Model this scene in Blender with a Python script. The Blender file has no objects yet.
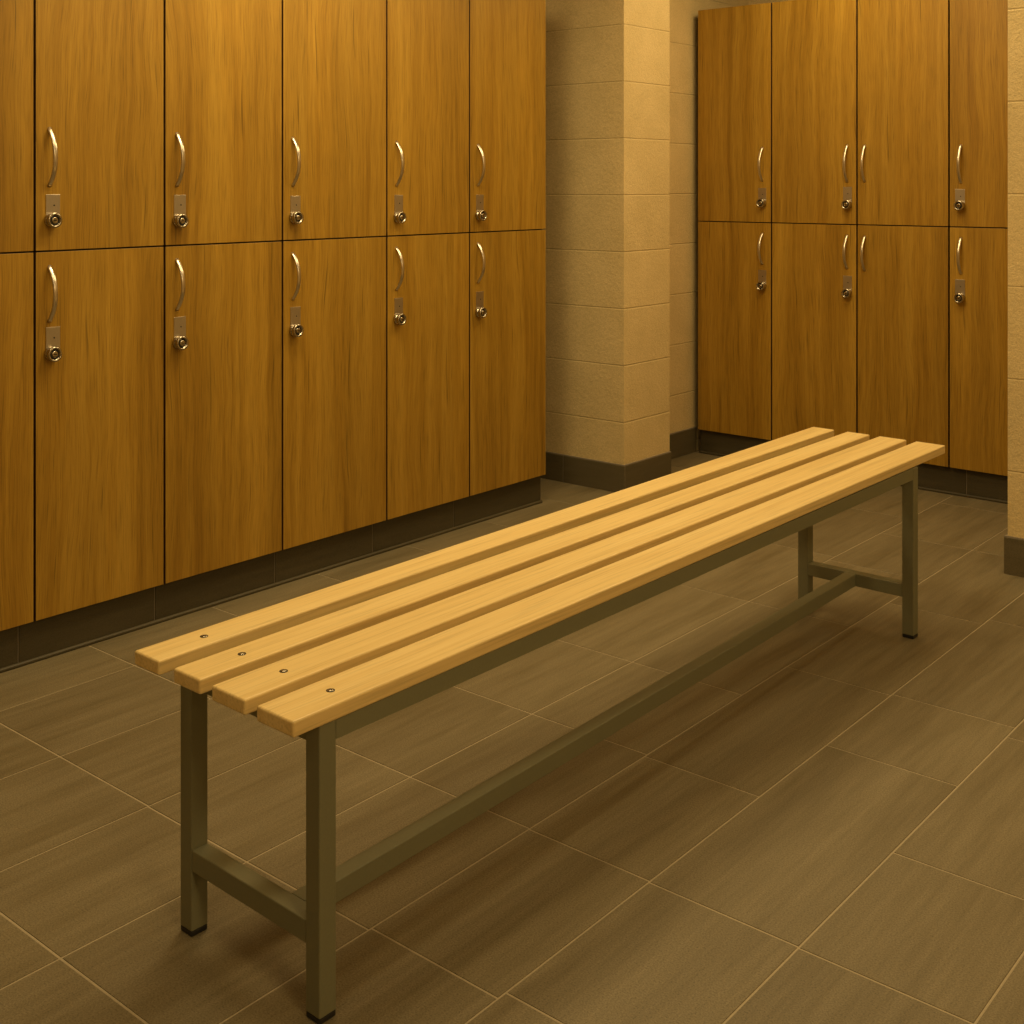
import bpy, bmesh, math, random
from mathutils import Vector, Matrix
random.seed(7)
SC = bpy.context.scene
COL = SC.collection
PI = math.pi

# ---------------------------------------------------------------- helpers
def add_box(bm, x0, x1, y0, y1, z0, z1, bev=0.0, seg=1, mi=0, M=None):
    vs = [bm.verts.new((x, y, z)) for x in (x0, x1) for y in (y0, y1) for z in (z0, z1)]
    q = [(0, 1, 3, 2), (4, 6, 7, 5), (0, 4, 5, 1), (2, 3, 7, 6), (0, 2, 6, 4), (1, 5, 7, 3)]
    fs = [bm.faces.new([vs[i] for i in f]) for f in q]
    for f in fs: f.material_index = mi
    if M is not None:
        for v in vs: v.co = M @ v.co
    if bev > 0:
        es = list({e for f in fs for e in f.edges})
        r = bmesh.ops.bevel(bm, geom=es, offset=bev, segments=seg, profile=0.5, affect='EDGES')
        for f in r['faces']: f.material_index = mi
    return fs

def add_lathe(bm, prof, n=24, mi=0, M=None, smooth=True):
    """prof: (radius, height) pairs turned about the local Z axis"""
    rings = []
    for r, z in prof:
        if r < 1e-6:
            rings.append([bm.verts.new((0, 0, z))])
        else:
            rings.append([bm.verts.new((r*math.cos(2*PI*k/n), r*math.sin(2*PI*k/n), z)) for k in range(n)])
    for a, b in zip(rings, rings[1:]):
        for k in range(n):
            k2 = (k+1) % n
            if len(a) == 1 and len(b) == 1: continue
            if len(a) == 1: f = bm.faces.new((a[0], b[k], b[k2]))
            elif len(b) == 1: f = bm.faces.new((a[k], b[0], a[k2]))
            else: f = bm.faces.new((a[k], b[k], b[k2], a[k2]))
            f.material_index = mi; f.smooth = smooth
    if M is not None:
        for ring in rings:
            for v in ring: v.co = M @ v.co

def obj(name, bm, mats, parent=None, loc=(0, 0, 0), rot=(0, 0, 0)):
    bmesh.ops.recalc_face_normals(bm, faces=bm.faces[:])
    me = bpy.data.meshes.new(name); bm.to_mesh(me); bm.free()
    for m in (mats if isinstance(mats, (list, tuple)) else [mats]): me.materials.append(m)
    o = bpy.data.objects.new(name, me); COL.objects.link(o)
    o.location = loc; o.rotation_euler = rot
    if parent is not None: o.parent = parent
    return o

def struct(name, bm, mats, **k):
    o = obj(name, bm, mats, **k); o['kind'] = 'structure'; return o

def thing(name, label, cat, loc, rotz=0, group=None):
    o = bpy.data.objects.new(name, None); COL.objects.link(o)
    o.empty_display_size = .1
    o.location = loc; o.rotation_euler = (0, 0, rotz)
    o['label'] = label; o['category'] = cat
    if group: o['group'] = group
    return o

# ---------------------------------------------------------------- materials
class NT:
    def __init__(self, name):
        self.m = bpy.data.materials.new(name); self.m.use_nodes = True
        self.t = self.m.node_tree; self.b = self.t.nodes['Principled BSDF']
    def n(self, typ, **k):
        nd = self.t.nodes.new(typ)
        for a, v in k.items(): setattr(nd, a, v)
        return nd
    def l(self, a, b): self.t.links.new(a, b)
    def math(self, op, a, b=None, c=None):
        nd = self.n('ShaderNodeMath', operation=op)
        for i, v in enumerate((a, b, c)):
            if v is None: continue
            if isinstance(v, (int, float)): nd.inputs[i].default_value = v
            else: self.l(v, nd.inputs[i])
        return nd.outputs[0]
    def mapping(self, vec, scale=(1, 1, 1), loc=None):
        nd = self.n('ShaderNodeMapping'); self.l(vec, nd.inputs['Vector'])
        nd.inputs['Scale'].default_value = scale
        if loc is not None: self.l(loc, nd.inputs['Location'])
        return nd.outputs[0]
    def noise(self, vec, scale, detail=3, rough=.55, dist=0):
        nd = self.n('ShaderNodeTexNoise'); self.l(vec, nd.inputs['Vector'])
        nd.inputs['Scale'].default_value = scale; nd.inputs['Detail'].default_value = detail
        nd.inputs['Roughness'].default_value = rough; nd.inputs['Distortion'].default_value = dist
        return nd.outputs['Fac']
    def ramp(self, fac, stops):
        nd = self.n('ShaderNodeValToRGB'); self.l(fac, nd.inputs[0]); e = nd.color_ramp.elements
        while len(e) < len(stops): e.new(.5)
        for i, (p, c) in enumerate(stops): e[i].position = p; e[i].color = (*c, 1)
        return nd.outputs[0]
    def rampf(self, fac, stops):
        return self.ramp(fac, [(p, (v, v, v)) for p, v in stops])
    def mul(self, col, fac, amt=1.0):
        nd = self.n('ShaderNodeMix', data_type='RGBA', blend_type='MULTIPLY')
        nd.inputs[0].default_value = amt; self.l(col, nd.inputs[6]); self.l(fac, nd.inputs[7]); return nd.outputs[2]
    def mix(self, fac, a, b):
        nd = self.n('ShaderNodeMix', data_type='RGBA'); self.l(fac, nd.inputs[0])
        for v, i in ((a, 6), (b, 7)):
            if isinstance(v, tuple): nd.inputs[i].default_value = (*v, 1)
            else: self.l(v, nd.inputs[i])
        return nd.outputs[2]
    def bump(self, h, strength=.3, dist=.002, normal=None):
        nd = self.n('ShaderNodeBump'); self.l(h, nd.inputs['Height'])
        nd.inputs['Strength'].default_value = strength; nd.inputs['Distance'].default_value = dist
        if normal is not None: self.l(normal, nd.inputs['Normal'])
        return nd.outputs[0]
    def end(self, color=None, rough=.5, metal=0, normal=None, spec=None):
        b = self.b
        if color is not None:
            if isinstance(color, tuple): b.inputs['Base Color'].default_value = (*color, 1)
            else: self.l(color, b.inputs['Base Color'])
        if isinstance(rough, (int, float)): b.inputs['Roughness'].default_value = rough
        else: self.l(rough, b.inputs['Roughness'])
        b.inputs['Metallic'].default_value = metal
        if spec is not None: b.inputs['Specular IOR Level'].default_value = spec
        if normal is not None: self.l(normal, b.inputs['Normal'])
        return self.m

def combine(t, x, y, z):
    nd = t.n('ShaderNodeCombineXYZ')
    for i, v in enumerate((x, y, z)):
        if isinstance(v, (int, float)): nd.inputs[i].default_value = v
        else: t.l(v, nd.inputs[i])
    return nd.outputs[0]

def locker_wood():
    """honey brown wood laminate, grain upright, boards a hand wide; local y across the door, z up it"""
    t = NT('locker wood laminate')
    co = t.n('ShaderNodeTexCoord').outputs['Object']
    rnd = t.n('ShaderNodeObjectInfo').outputs['Random']
    off = combine(t, 0, t.math('MULTIPLY', rnd, 31.0), t.math('MULTIPLY', rnd, 17.0))
    base = t.mapping(co, (1, 1, 1), off)
    sp = t.n('ShaderNodeSeparateXYZ'); t.l(base, sp.inputs[0])
    # slow sideways wander of the grain
    wob = t.noise(t.mapping(base, (1, 1.2, .55)), 2.2, 2)
    yy = t.math('ADD', sp.outputs[1], t.math('MULTIPLY', t.math('SUBTRACT', wob, .5), .10))
    zz = sp.outputs[2]
    broad = t.noise(combine(t, 0, t.math('MULTIPLY', yy, 9.0), t.math('MULTIPLY', zz, .5)), 1.0, 3, .6)
    mid = t.noise(combine(t, 0, t.math('MULTIPLY', yy, 42.0), t.math('MULTIPLY', zz, 1.3)), 1.0, 4, .65)
    fine = t.noise(combine(t, 0, t.math('MULTIPLY', yy, 330.0), t.math('MULTIPLY', zz, 9.0)), 1.0, 3, .6)
    boards = t.n('ShaderNodeTexWhiteNoise', noise_dimensions='1D')
    t.l(t.math('FLOOR', t.math('DIVIDE', sp.outputs[1], .105)), boards.inputs['W'])
    f = t.math('ADD', t.math('MULTIPLY', broad, .55), t.math('MULTIPLY', mid, .45))
    col = t.ramp(f, [(.30, (.224, .108, .0085)), (.45, (.340, .185, .018)), (.56, (.406, .231, .027)), (.72, (.484, .294, .042))])
    col = t.mul(col, t.rampf(fine, [(.25, .60), (.5, 1.0), (.8, 1.15)]))
    col = t.mul(col, t.rampf(boards.outputs[0], [(0, .91), (1, 1.06)]))
    pores = t.noise(combine(t, 0, t.math('MULTIPLY', yy, 120.0), t.math('MULTIPLY', zz, 3.2)), 1.0, 2, .5)
    col = t.mul(col, t.rampf(pores, [(.26, .55), (.37, 1.0)]))
    nrm = t.bump(fine, .08, .001)
    return t.end(col, .42, 0, nrm, .4)

def slat_wood():
    """pale lacquered pine, grain along local y"""
    t = NT('pale pine lacquered')
    co = t.n('ShaderNodeTexCoord').outputs['Object']
    rnd = t.n('ShaderNodeObjectInfo').outputs['Random']
    base = t.mapping(co, (1, 1, 1), combine(t, t.math('MULTIPLY', rnd, 13.0), t.math('MULTIPLY', rnd, 29.0), 0))
    a = t.noise(t.mapping(base, (34, 1.0, 34)), 1.0, 3, .6, .4)
    b = t.noise(t.mapping(base, (190, 4.5, 190)), 1.0, 3, .6)
    col = t.ramp(a, [(.30, (.74, .53, .215)), (.5, (.82, .61, .265)), (.7, (.87, .67, .315))])
    col = t.mul(col, t.rampf(b, [(.28, .80), (.5, 1.0), (.8, 1.03)]))
    return t.end(col, .38, 0, t.bump(b, .06, .001), .35)

def tile_stone(name, dark, light, along='y', grain=1.0):
    t = NT(name)
    co = t.n('ShaderNodeTexCoord').outputs['Object']
    isl = t.n('ShaderNodeNewGeometry').outputs['Random Per Island']
    base = t.mapping(co, (1, 1, 1), combine(t, t.math('MULTIPLY', isl, 23.0), t.math('MULTIPLY', isl, 41.0), 0))
    s1 = (13, 1.3, 13) if along == 'y' else (2, 2, 14)
    s2 = (62, 4.0, 62) if along == 'y' else (6, 6, 60)
    a = t.noise(t.mapping(base, s1), 1.0, 4, .62, .3)
    b = t.noise(t.mapping(base, s2), 1.0, 3, .6)
    sp = t.noise(base, 300, 2, .75)
    f = t.math('ADD', t.math('MULTIPLY', a, .6), t.math('MULTIPLY', b, .4))
    col = t.ramp(f, [(.30, dark), (.70, light)])
    col = t.mul(col, t.rampf(sp, [(.25, 1-.55*grain), (.5, 1.0), (.75, 1+.34*grain)]))
    col = t.mul(col, t.rampf(isl, [(0, .93), (1, 1.05)]))
    r = t.rampf(a, [(.3, .50), (.7, .62)])
    return t.end(col, r, 0, t.bump(sp, .14, .0012), .4)

def block_wall(name, H, z0, joints_up=0.0):
    """sand coloured rendered block work; courses H high, first joint at z0"""
    t = NT(name)
    co = t.n('ShaderNodeTexCoord').outputs['Object']
    s = t.n('ShaderNodeSeparateXYZ'); t.l(co, s.inputs[0])
    row = t.math('DIVIDE', t.math('SUBTRACT', s.outputs[2], z0-40*H), H)
    fr = t.math('FRACT', row)
    d = t.math('MULTIPLY', t.math('MINIMUM', fr, t.math('SUBTRACT', 1.0, fr)), H)
    if joints_up:
        xy = t.math('ADD', s.outputs[0], s.outputs[1])
        sh = t.math('MULTIPLY', t.math('MODULO', t.math('FLOOR', row), 2.0), .5)
        fu = t.math('FRACT', t.math('ADD', t.math('ADD', t.math('DIVIDE', xy, joints_up), sh), 20.3))
        du = t.math('MULTIPLY', t.math('MINIMUM', fu, t.math('SUBTRACT', 1.0, fu)), joints_up)
        d = t.math('MINIMUM', d, du)
    joint = t.rampf(t.math('DIVIDE', d, .01), [(.10, 0.0), (.42, 1.0)])
    n1 = t.noise(co, 7, 3); n2 = t.noise(co, 170, 3, .65); n3 = t.noise(co, 55, 3, .6)
    col = t.ramp(n1, [(.3, (.69, .535, .262)), (.7, (.77, .60, .305))])
    rw = t.n('ShaderNodeTexWhiteNoise', noise_dimensions='1D'); t.l(t.math('FLOOR', row), rw.inputs['W'])
    col = t.mul(col, t.rampf(rw.outputs[0], [(0, .96), (1, 1.03)]))
    col = t.mul(col, t.rampf(n2, [(.25, .82), (.6, 1.04)]))
    col = t.mul(col, t.rampf(joint, [(0, .93), (1, 1.0)]))
    h = t.math('ADD', t.math('MULTIPLY', n2, .5), t.math('MULTIPLY', n3, .7))
    nrm = t.bump(joint, .55, .0035, t.bump(h, .75, .0045))
    return t.end(col, .85, 0, nrm, .25)

def plain(name, c, rough=.5, metal=0, grain=0, spec=None):
    t = NT(name)
    if grain:
        co = t.n('ShaderNodeTexCoord').outputs['Object']
        n = t.noise(co, 260, 2, .6)
        rgb = t.n('ShaderNodeRGB'); rgb.outputs[0].default_value = (*c, 1)
        col = t.mul(rgb.outputs[0], t.rampf(n, [(.25, 1-grain), (.75, 1+grain)]))
        return t.end(col, rough, metal, t.bump(n, .08, .0006), spec)
    return t.end(c, rough, metal, None, spec)

def brushed(name, c, rough):
    t = NT(name)
    co = t.n('ShaderNodeTexCoord').outputs['Object']
    n = t.noise(t.mapping(co, (900, 900, 60)), 1.0, 2)
    rgb = t.n('ShaderNodeRGB'); rgb.outputs[0].default_value = (*c, 1)
    col = t.mul(rgb.outputs[0], t.rampf(n, [(.2, .85), (.8, 1.05)]))
    return t.end(col, rough, 1.0)

M_WOOD = locker_wood()
M_CARC = plain('locker carcass gap shade', (.020, .011, .006), .7)  # near black: the shade in the door gaps is put into this colour
M_EDGE = plain('door edge gap shade', (.060, .026, .010), .6)  # edge banding darkened, shade between the doors painted in
M_SLAT = slat_wood()
M_TILE = tile_stone('brown grey floor tile', (.141, .111, .055), (.244, .200, .117))
M_GROUT = plain('floor grout', (.40, .33, .215), .9, 0, .12)
M_BASE = tile_stone('plinth tile with shade', (.056, .045, .022), (.088, .072, .038), 'x', .6)  # darker copy of the skirting tile, shade under the lockers in its colour
M_SKIRT = tile_stone('grey brown skirting tile', (.095, .076, .038), (.135, .110, .060), 'x', .6)
M_BGROUT = plain('plinth grout', (.24, .20, .14), .9)
M_COLM = block_wall('sand block wall', .2495, .0575)
M_WALLR = block_wall('sand block wall wide course', .3205, .0355, .62)
M_CEIL = plain('ceiling paint', (.45, .40, .31), .9)
M_DIM = plain('sand paint', (.60, .46, .25), .8)
M_FRAME = plain('grey green powder coat', (.19, .185, .11), .48, 0, .05, .45)
M_RUBBER = plain('black plastic', (.012, .011, .010), .5)
M_STEEL = brushed('brushed steel', (.74, .67, .56), .28)
M_PLATE = brushed('satin nickel plate', (.56, .50, .41), .40)
M_CHROME = plain('worn chrome', (.46, .41, .33), .17, 1.0)
M_DARK = plain('dark keyway', (.015, .012, .009), .4)

# ---------------------------------------------------------------- the setting
# room axes: x to the right along the far locker row, y away along the left locker row
LX = -3.2687                       # left locker doors
KX = -3.2954                       # plinth under them
WX0, WX1, WY0, WY1, WH = -3.86, 2.0, -2.2, 5.96, 2.72
COLX, COLY, COLE = -3.112, 4.468, 4.835   # column faces and far end
RECX = -3.330                      # recess wall
RWX, RWY = -1.449, 4.405           # corner of the right hand wall
TILT = .0172

def floor():
    bm = bmesh.new()
    xs = [-3.90, -3.56, -3.05, -2.70, -2.337, -1.995, -1.643, -1.34, -1.022, -.712, -.385, -.055, .275, .605, .935, 1.265, 1.595, 1.925, 2.1]
    J = {2: [-.61, -.18, .25, .68, 1.115, 1.555, 1.985, 2.42, 2.86, 3.30, 3.74, 4.18, 4.62, 5.06, 5.5],
         1: [-.61, -.18, .25, .68, 1.115, 1.56, 1.985, 2.42, 2.86, 3.30, 3.74, 4.18, 4.62, 5.06, 5.5],
         3: [-.18, .25, .68, 1.11, 1.555, 2.0, 2.44, 2.90, 3.35, 3.8, 4.25, 4.7, 5.15],
         4: [-.18, .25, .70, 1.15, 1.553, 2.015, 2.455, 2.905, 3.57, 4.2, 4.875, 5.4],
         5: [-.18, .25, .70, 1.15, 1.553, 2.015, 2.455, 2.905, 3.57, 4.15, 4.60, 5.2],
         6: [-.18, .25, .70, 1.15, 1.56, 2.012, 2.445, 3.155, 3.85, 4.60, 5.2],
         7: [-.18, .25, .70, 1.15, 1.58, 2.008, 2.775, 3.165, 3.90, 4.6],
         9: [-.3, .2, .66, 1.12, 1.56, 2.45, 2.9, 3.35, 3.8],
         8: [-.2, .30, .75, 1.15, 1.60, 2.005, 2.415, 3.10, 3.75, 4.3]}
    g, c, dz = .0018, .0009, .0015
    for i in range(len(xs)-1):
        js = J.get(i) or [(-1.6 + .44*k + (.22 if i % 2 else 0)) for k in range(17)]
        js = [WY0-.1] + [j for j in js if j > WY0] + [WY1+.1]
        if js[1] - js[0] > 1:
            ext = []; v = js[1]-.44
            while v > js[0]+.1: ext.insert(0, v); v -= .44
            js = [js[0]] + ext + js[1:]
        for j0, j1 in zip(js, js[1:]):
            x0, x1, y0, y1 = xs[i]+g, xs[i+1]-g, j0+g*1.15, j1-g*1.15
            lo = [bm.verts.new(p) for p in ((x0, y0, -dz), (x1, y0, -dz), (x1, y1, -dz), (x0, y1, -dz))]
            hi = [bm.verts.new(p) for p in ((x0+c, y0+c, 0), (x1-c, y0+c, 0), (x1-c, y1-c, 0), (x0+c, y1-c, 0))]
            bm.faces.new(hi)
            for k in range(4): bm.faces.new((lo[k], lo[(k+1) % 4], hi[(k+1) % 4], hi[k]))
    add_box(bm, WX0-.1, WX1+.1, WY0-.1, WY1+.1, -.08, -.0012, mi=1)
    return struct('floor', bm, [M_TILE, M_GROUT])
floor()

def slab(name, x0, x1, y0, y1, z0, z1, m):
    bm = bmesh.new(); add_box(bm, x0, x1, y0, y1, z0, z1); return struct(name, bm, m)
slab('wall_left', WX0-.12, WX0, WY0-.12, COLY+.02, -.05, WH, M_COLM)
bm = bmesh.new()                                   # column and the recess wall beyond it, one piece of masonry
add_box(bm, WX0, COLX, COLY, COLE, -.05, WH)
add_box(bm, WX0, RECX, COLE, WY1, -.05, WH)
struct('wall_column', bm, M_COLM)
slab('wall_back', WX0, RWX+.02, WY1, WY1+.12, -.05, WH, M_COLM)
slab('wall_right', RWX, WX1+.12, RWY, WY1+.12, -.05, WH, M_WALLR)
slab('wall_side', WX1, WX1+.12, WY0-.12, RWY, -.05, WH, M_DIM)
slab('wall_rear', WX0-.12, WX1+.12, WY0-.12, WY0, -.05, WH, M_DIM)
slab('ceiling', WX0-.12, WX1+.12, WY0-.12, WY1+.12, WH, WH+.1, M_CEIL)

def tile_run(name, pts, h, t, seams=(), lip=0.0, cap=.004):
    """plinth of tiles along one straight run: pts = ((xa,ya),(xb,yb)) of the wall face, tiles stand out t to the right of a->b;
    seams are distances along the run; a light bead of grout closes the top"""
    (xa, ya), (xb, yb) = pts
    d = Vector((xb-xa, yb-ya, 0)); L = d.length; ang = math.atan2(d.y, d.x)
    M = Matrix.Translation((xa, ya, 0)) @ Matrix.Rotation(ang, 4, 'Z')
    cuts = [0.0] + list(seams) + [L]
    for a, b in zip(cuts, cuts[1:]):
        a2 = a if a == 0 else a+.0015; b2 = b if b == L else b-.0015
        add_box(BM, a2, b2, -t, 0.0, 0.0, h, .0012, 1, 0, M)
    add_box(BM, 0.0005, L-.0005, -t+.0025, 0.001, .0005, h-.001, 0, 1, 1, M)
    if cap: add_box(BM, 0, L, -t+.001, 0, h, h+cap, 0, 1, 1, M)
    if lip: add_box(BM, 0, L, -t-lip, -t+.001, 0, .011, .003, 1, 0, M)

LBOT = .120
KEND = 4.115
BM = bmesh.new()
# the run goes from far to near so the tiles face +x  (right of the direction -y is -x, so run near to far)
s0 = 1.372
tile_run('k', ((KX-.02, s0), (KX-.02, KEND)), LBOT-.004, .02, [y-s0 for y in (1.772, 2.215, 2.683, 3.136, 3.572)], .012, 0)
tile_run('k', ((WX0+.002, s0+.013), (KX-.0205, s0+.013)), LBOT-.004, .0125, [], 0, 0)
tile_run('k', ((KX-.0205, KEND-.013), (WX0+.002, KEND-.013)), LBOT-.004, .0125, [], 0, 0)
struct('baseboard_left', BM, [M_BASE, M_BGROUT])
BM = bmesh.new()
tile_run('c', ((WX0, COLY), (COLX+.010, COLY)), .121, .010, [.42])
tile_run('c', ((COLX, COLY), (COLX, COLE)), .121, .010, [])
struct('baseboard_column', BM, [M_SKIRT, M_BGROUT])
BM = bmesh.new()
tile_run('r', ((RECX, COLE), (RECX, 5.41)), .121, .010, [.33])
struct('baseboard_recess', BM, [M_SKIRT, M_BGROUT])
BM = bmesh.new()
tile_run('w', ((RWX-.010, RWY), (WX1, RWY)), .128, .010, [.31, .76, 1.2, 1.64])
tile_run('w', ((RWX, 5.33), (RWX, RWY)), .128, .010, [.45])
struct('baseboard_right', BM, [M_SKIRT, M_BGROUT])

# ---------------------------------------------------------------- lockers
ZML, ZMR, ZT = 1.162, 1.168, 2.229
DEPTH = .50

def bow_handle(x, y, z0, z1):
    """flattened rod bowed out from the door, ends let into the door face"""
    bm = bmesh.new(); n = 22; m = 12; rings = []
    for i in range(n+1):
        s = i/n; a = (s-.5)*2
        out = .0345*(1-abs(a)**2.2)-.002
        z = z0+(z1-z0)*s
        # tangent
        da = 2.2*abs(a)**1.2*(1 if a > 0 else -1)*2/(z1-z0)
        tx, tz = -.0345*da, 1.0
        L = math.hypot(tx, tz); tx /= L; tz /= L
        ring = []
        for k in range(m):
            th = 2*PI*k/m
            w, d = .0072*math.cos(th), .0040*math.sin(th)
            ring.append(bm.verts.new((x+out + d*tz, y+w, z - d*tx)))
        rings.append(ring)
    for a_, b_ in zip(rings, rings[1:]):
        for k in range(m):
            f = bm.faces.new((a_[k], a_[(k+1) % m], b_[(k+1) % m], b_[k])); f.smooth = True
    bm.faces.new(rings[0]); bm.faces.new(rings[-1])
    return bm

def locker(width, z0, z1, hy, hz, plate_top, knob, label, loc, rotz, lock=True, grp=None, pdy=0.0, ks=1.2):
    """local frame: x out of the door, y along the row; origin at the foot of the locker on the door plane"""
    t = thing('locker', label, 'locker', loc, rotz, grp)
    H = z1-z0
    g = .0034
    bm = bmesh.new()                                   # carcass: five boards, open at the front
    xb, xf, th = -DEPTH, -.0195, .016
    add_box(bm, xb, xf, .0006, th, 0.0006, H-.0006)
    add_box(bm, xb, xf, width-th, width-.0006, 0.0006, H-.0006)
    add_box(bm, xb, xf, th, width-th, 0.0006, th)
    add_box(bm, xb, xf, th, width-th, H-th, H-.0006)
    add_box(bm, xb, xb+.006, th, width-th, th, H-th)
    obj('body', bm, M_CARC, t)
    bm = bmesh.new()
    add_box(bm, -.018, 0, g, width-g, .0021, H-.0021, .0012, 2)
    bm.faces.ensure_lookup_table()
    for f in bm.faces:
        if abs(f.normal.x) < .9: f.material_index = 1
    bm.normal_update()
    for f in bm.faces:
        f.material_index = 0 if abs(f.normal.x) > .9 else 1
    door = obj('door', bm, [M_WOOD, M_EDGE], t)
    hz0, hz1 = hz
    obj('handle', bow_handle(0, hy, hz0-z0, hz1-z0), M_STEEL, door)
    if lock:
        ky, kz = knob
        bm = bmesh.new()
        add_box(bm, -.0005, .0022, ky-.0215+pdy, ky+.0215+pdy, kz-.008-z0, plate_top-z0, .0008, 2)
        for dz in (-.012, ): 
            Mx = Matrix.Translation((.0015, ky+.003+pdy, plate_top-z0-.031)) @ Matrix.Rotation(PI/2, 4, 'Y')
            add_lathe(bm, [(0.0024, 0), (.0024, .0012), (0, .0014)], 10, 1, Mx)
        obj('lock_plate', bm, [M_PLATE, M_DARK], door)
        Mx = Matrix.Translation((.0, ky, kz-z0)) @ Matrix.Rotation(PI/2, 4, 'Y') @ Matrix.Diagonal((ks, ks, 1.12, 1))
        bm = bmesh.new()
        add_lathe(bm, [(.0, .0005), (.0165, .0005), (.0172, .003), (.0172, .0085), (.0150, .0105), (.0142, .0125), (.0150, .0145), (.0176, .0162),
                       (.0182, .0185), (.0182, .0235), (.0172, .0258), (.0145, .0262), (.0128, .0250), (.0122, .0215), (.0, .0215)], 28, 0, Mx)
        obj('lock_cylinder', bm, M_CHROME, door)
        bm = bmesh.new()
        add_lathe(bm, [(.0121, .0216), (.0116, .0226), (.0086, .0226), (.0082, .0216)], 24, 0, Mx)
        add_lathe(bm, [(.0080, .0216), (.0076, .0240), (.0060, .0246), (.0, .0246)], 24, 1, Mx)
        add_box(bm, -.0012, .0012, -.0042, .0042, .0240, .0249, 0, 1, 0, Mx)
        o = obj('lock_core', bm, [M_DARK, M_CHROME], door); o['label'] = 'dark ringed key core'
    return t

tL = [1.366, 1.8056, 2.2315, 2.6938, 3.1807, 3.6333, 4.119]
namesL = ['cut off by the left edge of the photo', 'second from the left edge of the photo', 'third from the left edge of the photo',
          'fourth from the left edge of the photo', 'second from the sandy column', 'right beside the sandy column']
UH = (1.346, 1.5115); LH = (.961, 1.120)
ukz = [1.256, 1.256, 1.245, 1.245, 1.236, 1.235]; lkz = [.877, .877, .867, .864, .861, .850]
upt = [1.323, 1.323, 1.319, 1.313, 1.313, 1.311]; lpt = [.946, .946, .940, .936, .932, .926]
for i in range(6):
    w = tL[i+1]-tL[i]
    hy = .045 + (.005 if i > 3 else 0)
    for up in (0, 1):
        lab = ('upper' if up else 'lower') + ' wood-grain locker in the left row, ' + namesL[i]
        z0, z1 = (ZML, ZT) if up else (LBOT, ZML)
        locker(w, z0, z1, hy, UH if up else LH, (upt if up else lpt)[i], (hy+.002, (ukz if up else lkz)[i]-.006), lab,
               (LX, tL[i], z0), 0, True, 'left locker row', .008)

# far row: doors face -y.  local x (out) -> world -y, local y (along) -> world +x
rR = [-3.3833, -2.9655, -2.5275, -2.1006, -1.640]
RA = 5.3125
namesR = ['next to the recess corner', 'second from the recess corner', 'third from the recess corner, without a lock',
          'partly hidden behind the right wall']
rhy = [.367, .389, .037, .052]; rky = [.371, .395, .047, .052]
uh = [(1.368, 1.533), (1.363, 1.534), (1.363, 1.532), (1.358, 1.523)]
lh = [(.966, 1.118), (.964, 1.120), (.958, 1.118), (.966, 1.121)]
uk = [1.263, 1.260, 0, 1.261]; lk = [.863, .853, 0, .862]; up_ = [1.335, 1.341, 0, 1.332]; lp_ = [.939, .932, 0, .941]
ca, sa = math.cos(TILT), math.sin(TILT)
for i in range(4):
    w = rR[i+1]-rR[i]
    px, py = sa*RA + ca*rR[i], ca*RA - sa*rR[i]
    for up in (0, 1):
        lab = ('upper' if up else 'lower') + ' wood-grain locker in the far row, ' + namesR[i]
        z0, z1 = (ZMR, ZT) if up else (LBOT, ZMR)
        # rotation -90deg-TILT maps local +x to -y, local +y to +x
        locker(w, z0, z1, rhy[i], (uh if up else lh)[i], (up_ if up else lp_)[i], (rky[i], (uk if up else lk)[i]), lab,
               (px, py, z0), -PI/2-TILT, i != 2, 'far locker row', -.003)
BM = bmesh.new()
RK = 5.3413
pa = (sa*RK+ca*(-3.385), ca*RK-sa*(-3.385)+.02); pb = (sa*RK+ca*(-1.645), ca*RK-sa*(-1.645)+.02)
tile_run('k', (pa, pb), LBOT-.004, .02, [.45, .90, 1.35], .012, 0)
tile_run('k', ((pb[0]-.014, pb[1]+.001), (pb[0]-.014, WY1-.002)), LBOT-.004, .0125, [], 0, 0)
struct('baseboard_back', BM, [M_BASE, M_BGROUT])

# ---------------------------------------------------------------- bench
BR = .7213-.6984
U0, U1, Z0, Z1, TH = 1.2611, 3.8892, .4900, .5193, .0270
KS = .978
U0, U1, TH = U0*KS-.003, U1*KS-.006, TH*KS
Z0, Z1 = 1.35-(1.35-Z0)*KS, 1.35-(1.35-Z1)*KS
SL = [(-2.0331, -1.955), (-1.9065, -1.8273), (-1.7916, -1.6997), (-1.6664, -1.5715)]
SL = [(a*KS-.003, b*KS-.001) for a, b in SL]
CS, CU = -1.733, 2.446
cb, sb = math.cos(BR), math.sin(BR)
def b2w(s, u): return (cb*s + sb*u, -sb*s + cb*u)
bench = thing('bench', 'long slatted pine bench on a grey steel frame, standing on the tiled floor', 'bench', (*b2w(CS, CU), 0), -BR)
slope = (Z1-Z0)/(U1-U0)
def ztop(u): return Z0 + slope*(u-U0)
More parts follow.
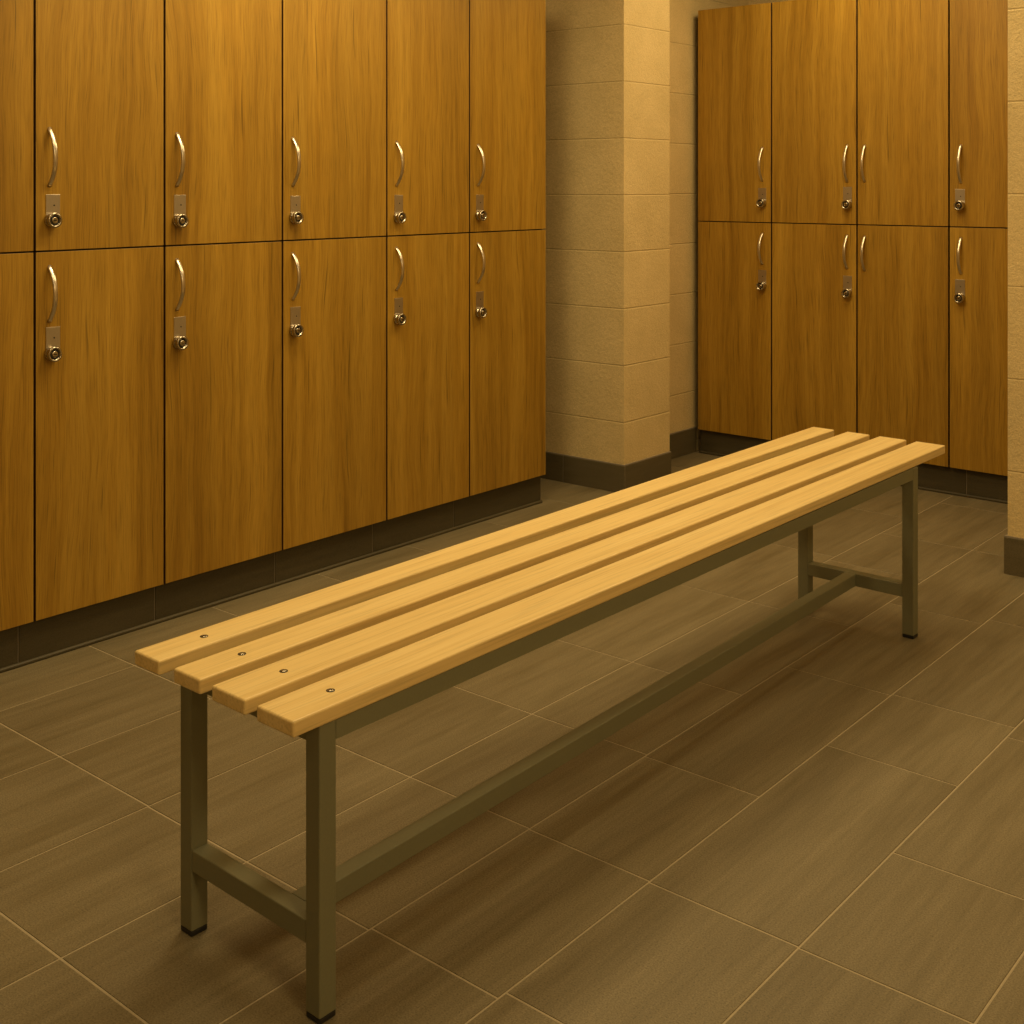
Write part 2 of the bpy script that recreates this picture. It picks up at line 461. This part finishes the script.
for k, (s0_, s1_) in enumerate(SL):
    bm = bmesh.new()
    L = (U1-U0)/2/math.cos(math.atan(slope)); w = (s1_-s0_)/2
    add_box(bm, -w, w, -L, L, -TH, 0, .0038, 3)
    for f in bm.faces: f.smooth = True
    o = obj('slat', bm, M_SLAT, bench, ((s0_+s1_)/2-CS, (U0+U1)/2-CU, (Z0+Z1)/2), (math.atan(slope), 0, 0))
    for p in o.data.polygons: p.use_smooth = False
    bm = bmesh.new()
    add_lathe(bm, [(.0074, .0002), (.0074, .0007), (.0056, .0008), (.0054, .0004)], 20, 0)
    add_lathe(bm, [(.0052, .0004), (.0046, .0012), (.002, .0017), (0, .0018)], 20, 1)
    add_box(bm, -.0036, .0036, -.0008, .0008, .0014, .0021, 0, 1, 0)
    su = U0+.122-.012
    sc = obj('screw', bm, [M_DARK, M_CHROME], o, (0, su+(.012 if k == 0 else .006)-(U0+U1)/2, 0.0))

LT = .0352; HL = LT/2
LU = (1.306, 3.566); LS = (-1.908, -1.5587)
def leg_s(u, s):                                        # the two end frames are set a hair apart across the bench
    if u == LU[0]: return s - (.008 if s == LS[0] else .003)
    return s + (.012 if s == LS[0] else .007)
for u in LU:
    for s_ in LS:
        s = leg_s(u, s_)
        zt = ztop(u)-TH-.0004-(HL*abs(slope))
        bm = bmesh.new()
        add_box(bm, s-HL-CS, s+HL-CS, u-HL-CU, u+HL-CU, .010, zt, .0022, 2)
        lg = obj('leg', bm, M_FRAME, bench)
        bm = bmesh.new()
        add_box(bm, s-HL-CS+.0002, s+HL-CS-.0002, u-HL-CU+.0002, u+HL-CU-.0002, 0, .0105, .0025, 2)
        ft = obj('foot_cap', bm, M_RUBBER, lg); ft['label'] = 'black plastic foot cap'
RH = .034
for s_ in LS:                                           # long rails under the slats, between the legs
    bm = bmesh.new()
    a, b = LU[0]+HL, LU[1]-HL
    vs = []
    for u, s in ((a, leg_s(LU[0], s_)), (b, leg_s(LU[1], s_))):
        zt = ztop(u)-TH-.0004
        for x, z in ((s-HL+.0004, zt), (s+HL-.0004, zt), (s+HL-.0004, zt-RH), (s-HL+.0004, zt-RH)):
            vs.append(bm.verts.new((x-CS, u-CU, z)))
    for q in ((0, 1, 2, 3), (4, 7, 6, 5), (0, 4, 5, 1), (1, 5, 6, 2), (2, 6, 7, 3), (3, 7, 4, 0)):
        bm.faces.new([vs[i] for i in q])
    obj('long_rail', bm, M_FRAME, bench)
for u in LU:
    zt = ztop(u)-TH-.0008
    bm = bmesh.new(); add_box(bm, leg_s(u, LS[0])+HL-CS, leg_s(u, LS[1])-HL-CS, u-HL-CU+.0005, u+HL-CU-.0005, zt-RH, zt, .0015, 2)
    obj('end_rail', bm, M_FRAME, bench)
    bm = bmesh.new(); add_box(bm, leg_s(u, LS[0])+HL-CS, leg_s(u, LS[1])-HL-CS, u-HL-CU+.0005, u+HL-CU-.0005, .119, .157, .0018, 2)
    obj('crossbar', bm, M_FRAME, bench)
sm = (LS[0]+LS[1])/2
bm = bmesh.new()
sa_, sb_ = -1.642-CS, -1.735-CS                         # the long stretcher is welded slightly askew
ua, ub = LU[0]+HL-CU, LU[1]-HL-CU
vs = [bm.verts.new(p) for u, c in ((ua, sa_), (ub, sb_)) for p in ((c-HL, u, .1565), (c+HL, u, .1565), (c+HL, u, .1195), (c-HL, u, .1195))]
fs = [bm.faces.new([vs[i] for i in q]) for q in ((0, 1, 2, 3), (4, 7, 6, 5), (0, 4, 5, 1), (1, 5, 6, 2), (2, 6, 7, 3), (3, 7, 4, 0))]
bmesh.ops.bevel(bm, geom=[e for e in bm.edges if abs((e.verts[0].co-e.verts[1].co).y) > 1], offset=.0018, segments=2, profile=.5, affect='EDGES')
obj('stretcher', bm, M_FRAME, bench)

# ---------------------------------------------------------------- light: warm ceiling panels, some added only as fill
WARM = (1.0, .745, .365)
def panel(x, y, sx, sy, power):
    l = bpy.data.lights.new('ceiling or fill panel', 'AREA'); l.shape = 'RECTANGLE'; l.size = sx; l.size_y = sy
    l.energy = power; l.color = WARM
    o = bpy.data.objects.new('ceiling_or_fill_light', l); COL.objects.link(o); o.location = (x, y, WH-.02)
    return o
panel(-2.6, 1.4, .5, .9, 4.5)
panel(-2.6, 2.6, .5, .9, 23)
panel(-1.8, 1.0, .6, .6, 8.5)
panel(-1.8, 2.6, .6, .6, 9)
panel(-2.0, 4.1, .6, .6, 14)
panel(-2.4, 4.9, .6, .6, 9)
panel(-1.2, 4.3, .6, .6, 6)  # added fill to brighten the far lockers
panel(1.4, .6, .6, .6, 40)  # added side fill for the slat fronts and legs
panel(1.4, 3.0, .6, .6, 14)  # added side fill, farther along
panel(-.6, -.8, .6, .6, 6)  # added fill from the rear
w = bpy.data.worlds.new('World'); SC.world = w; w.use_nodes = True
w.node_tree.nodes['Background'].inputs[0].default_value = (1, .76, .40, 1)
w.node_tree.nodes['Background'].inputs[1].default_value = .0

# ---------------------------------------------------------------- camera
F, V0, A = 1238.95, 184.94, .6984
cam = bpy.data.cameras.new('camera'); co = bpy.data.objects.new('camera', cam); COL.objects.link(co)
cam.sensor_fit = 'HORIZONTAL'; cam.sensor_width = 36; cam.lens = F/1024*36
cam.shift_y = -(512-V0)/1024
co.location = (0, 0, 1.35); co.rotation_euler = (PI/2, 0, A)
cam.clip_start = .02
SC.camera = co
vs_ = SC.view_settings
vs_.view_transform = 'Standard'; vs_.look = 'None'; vs_.gamma = 1; vs_.use_curve_mapping = False; vs_.exposure = 0.0
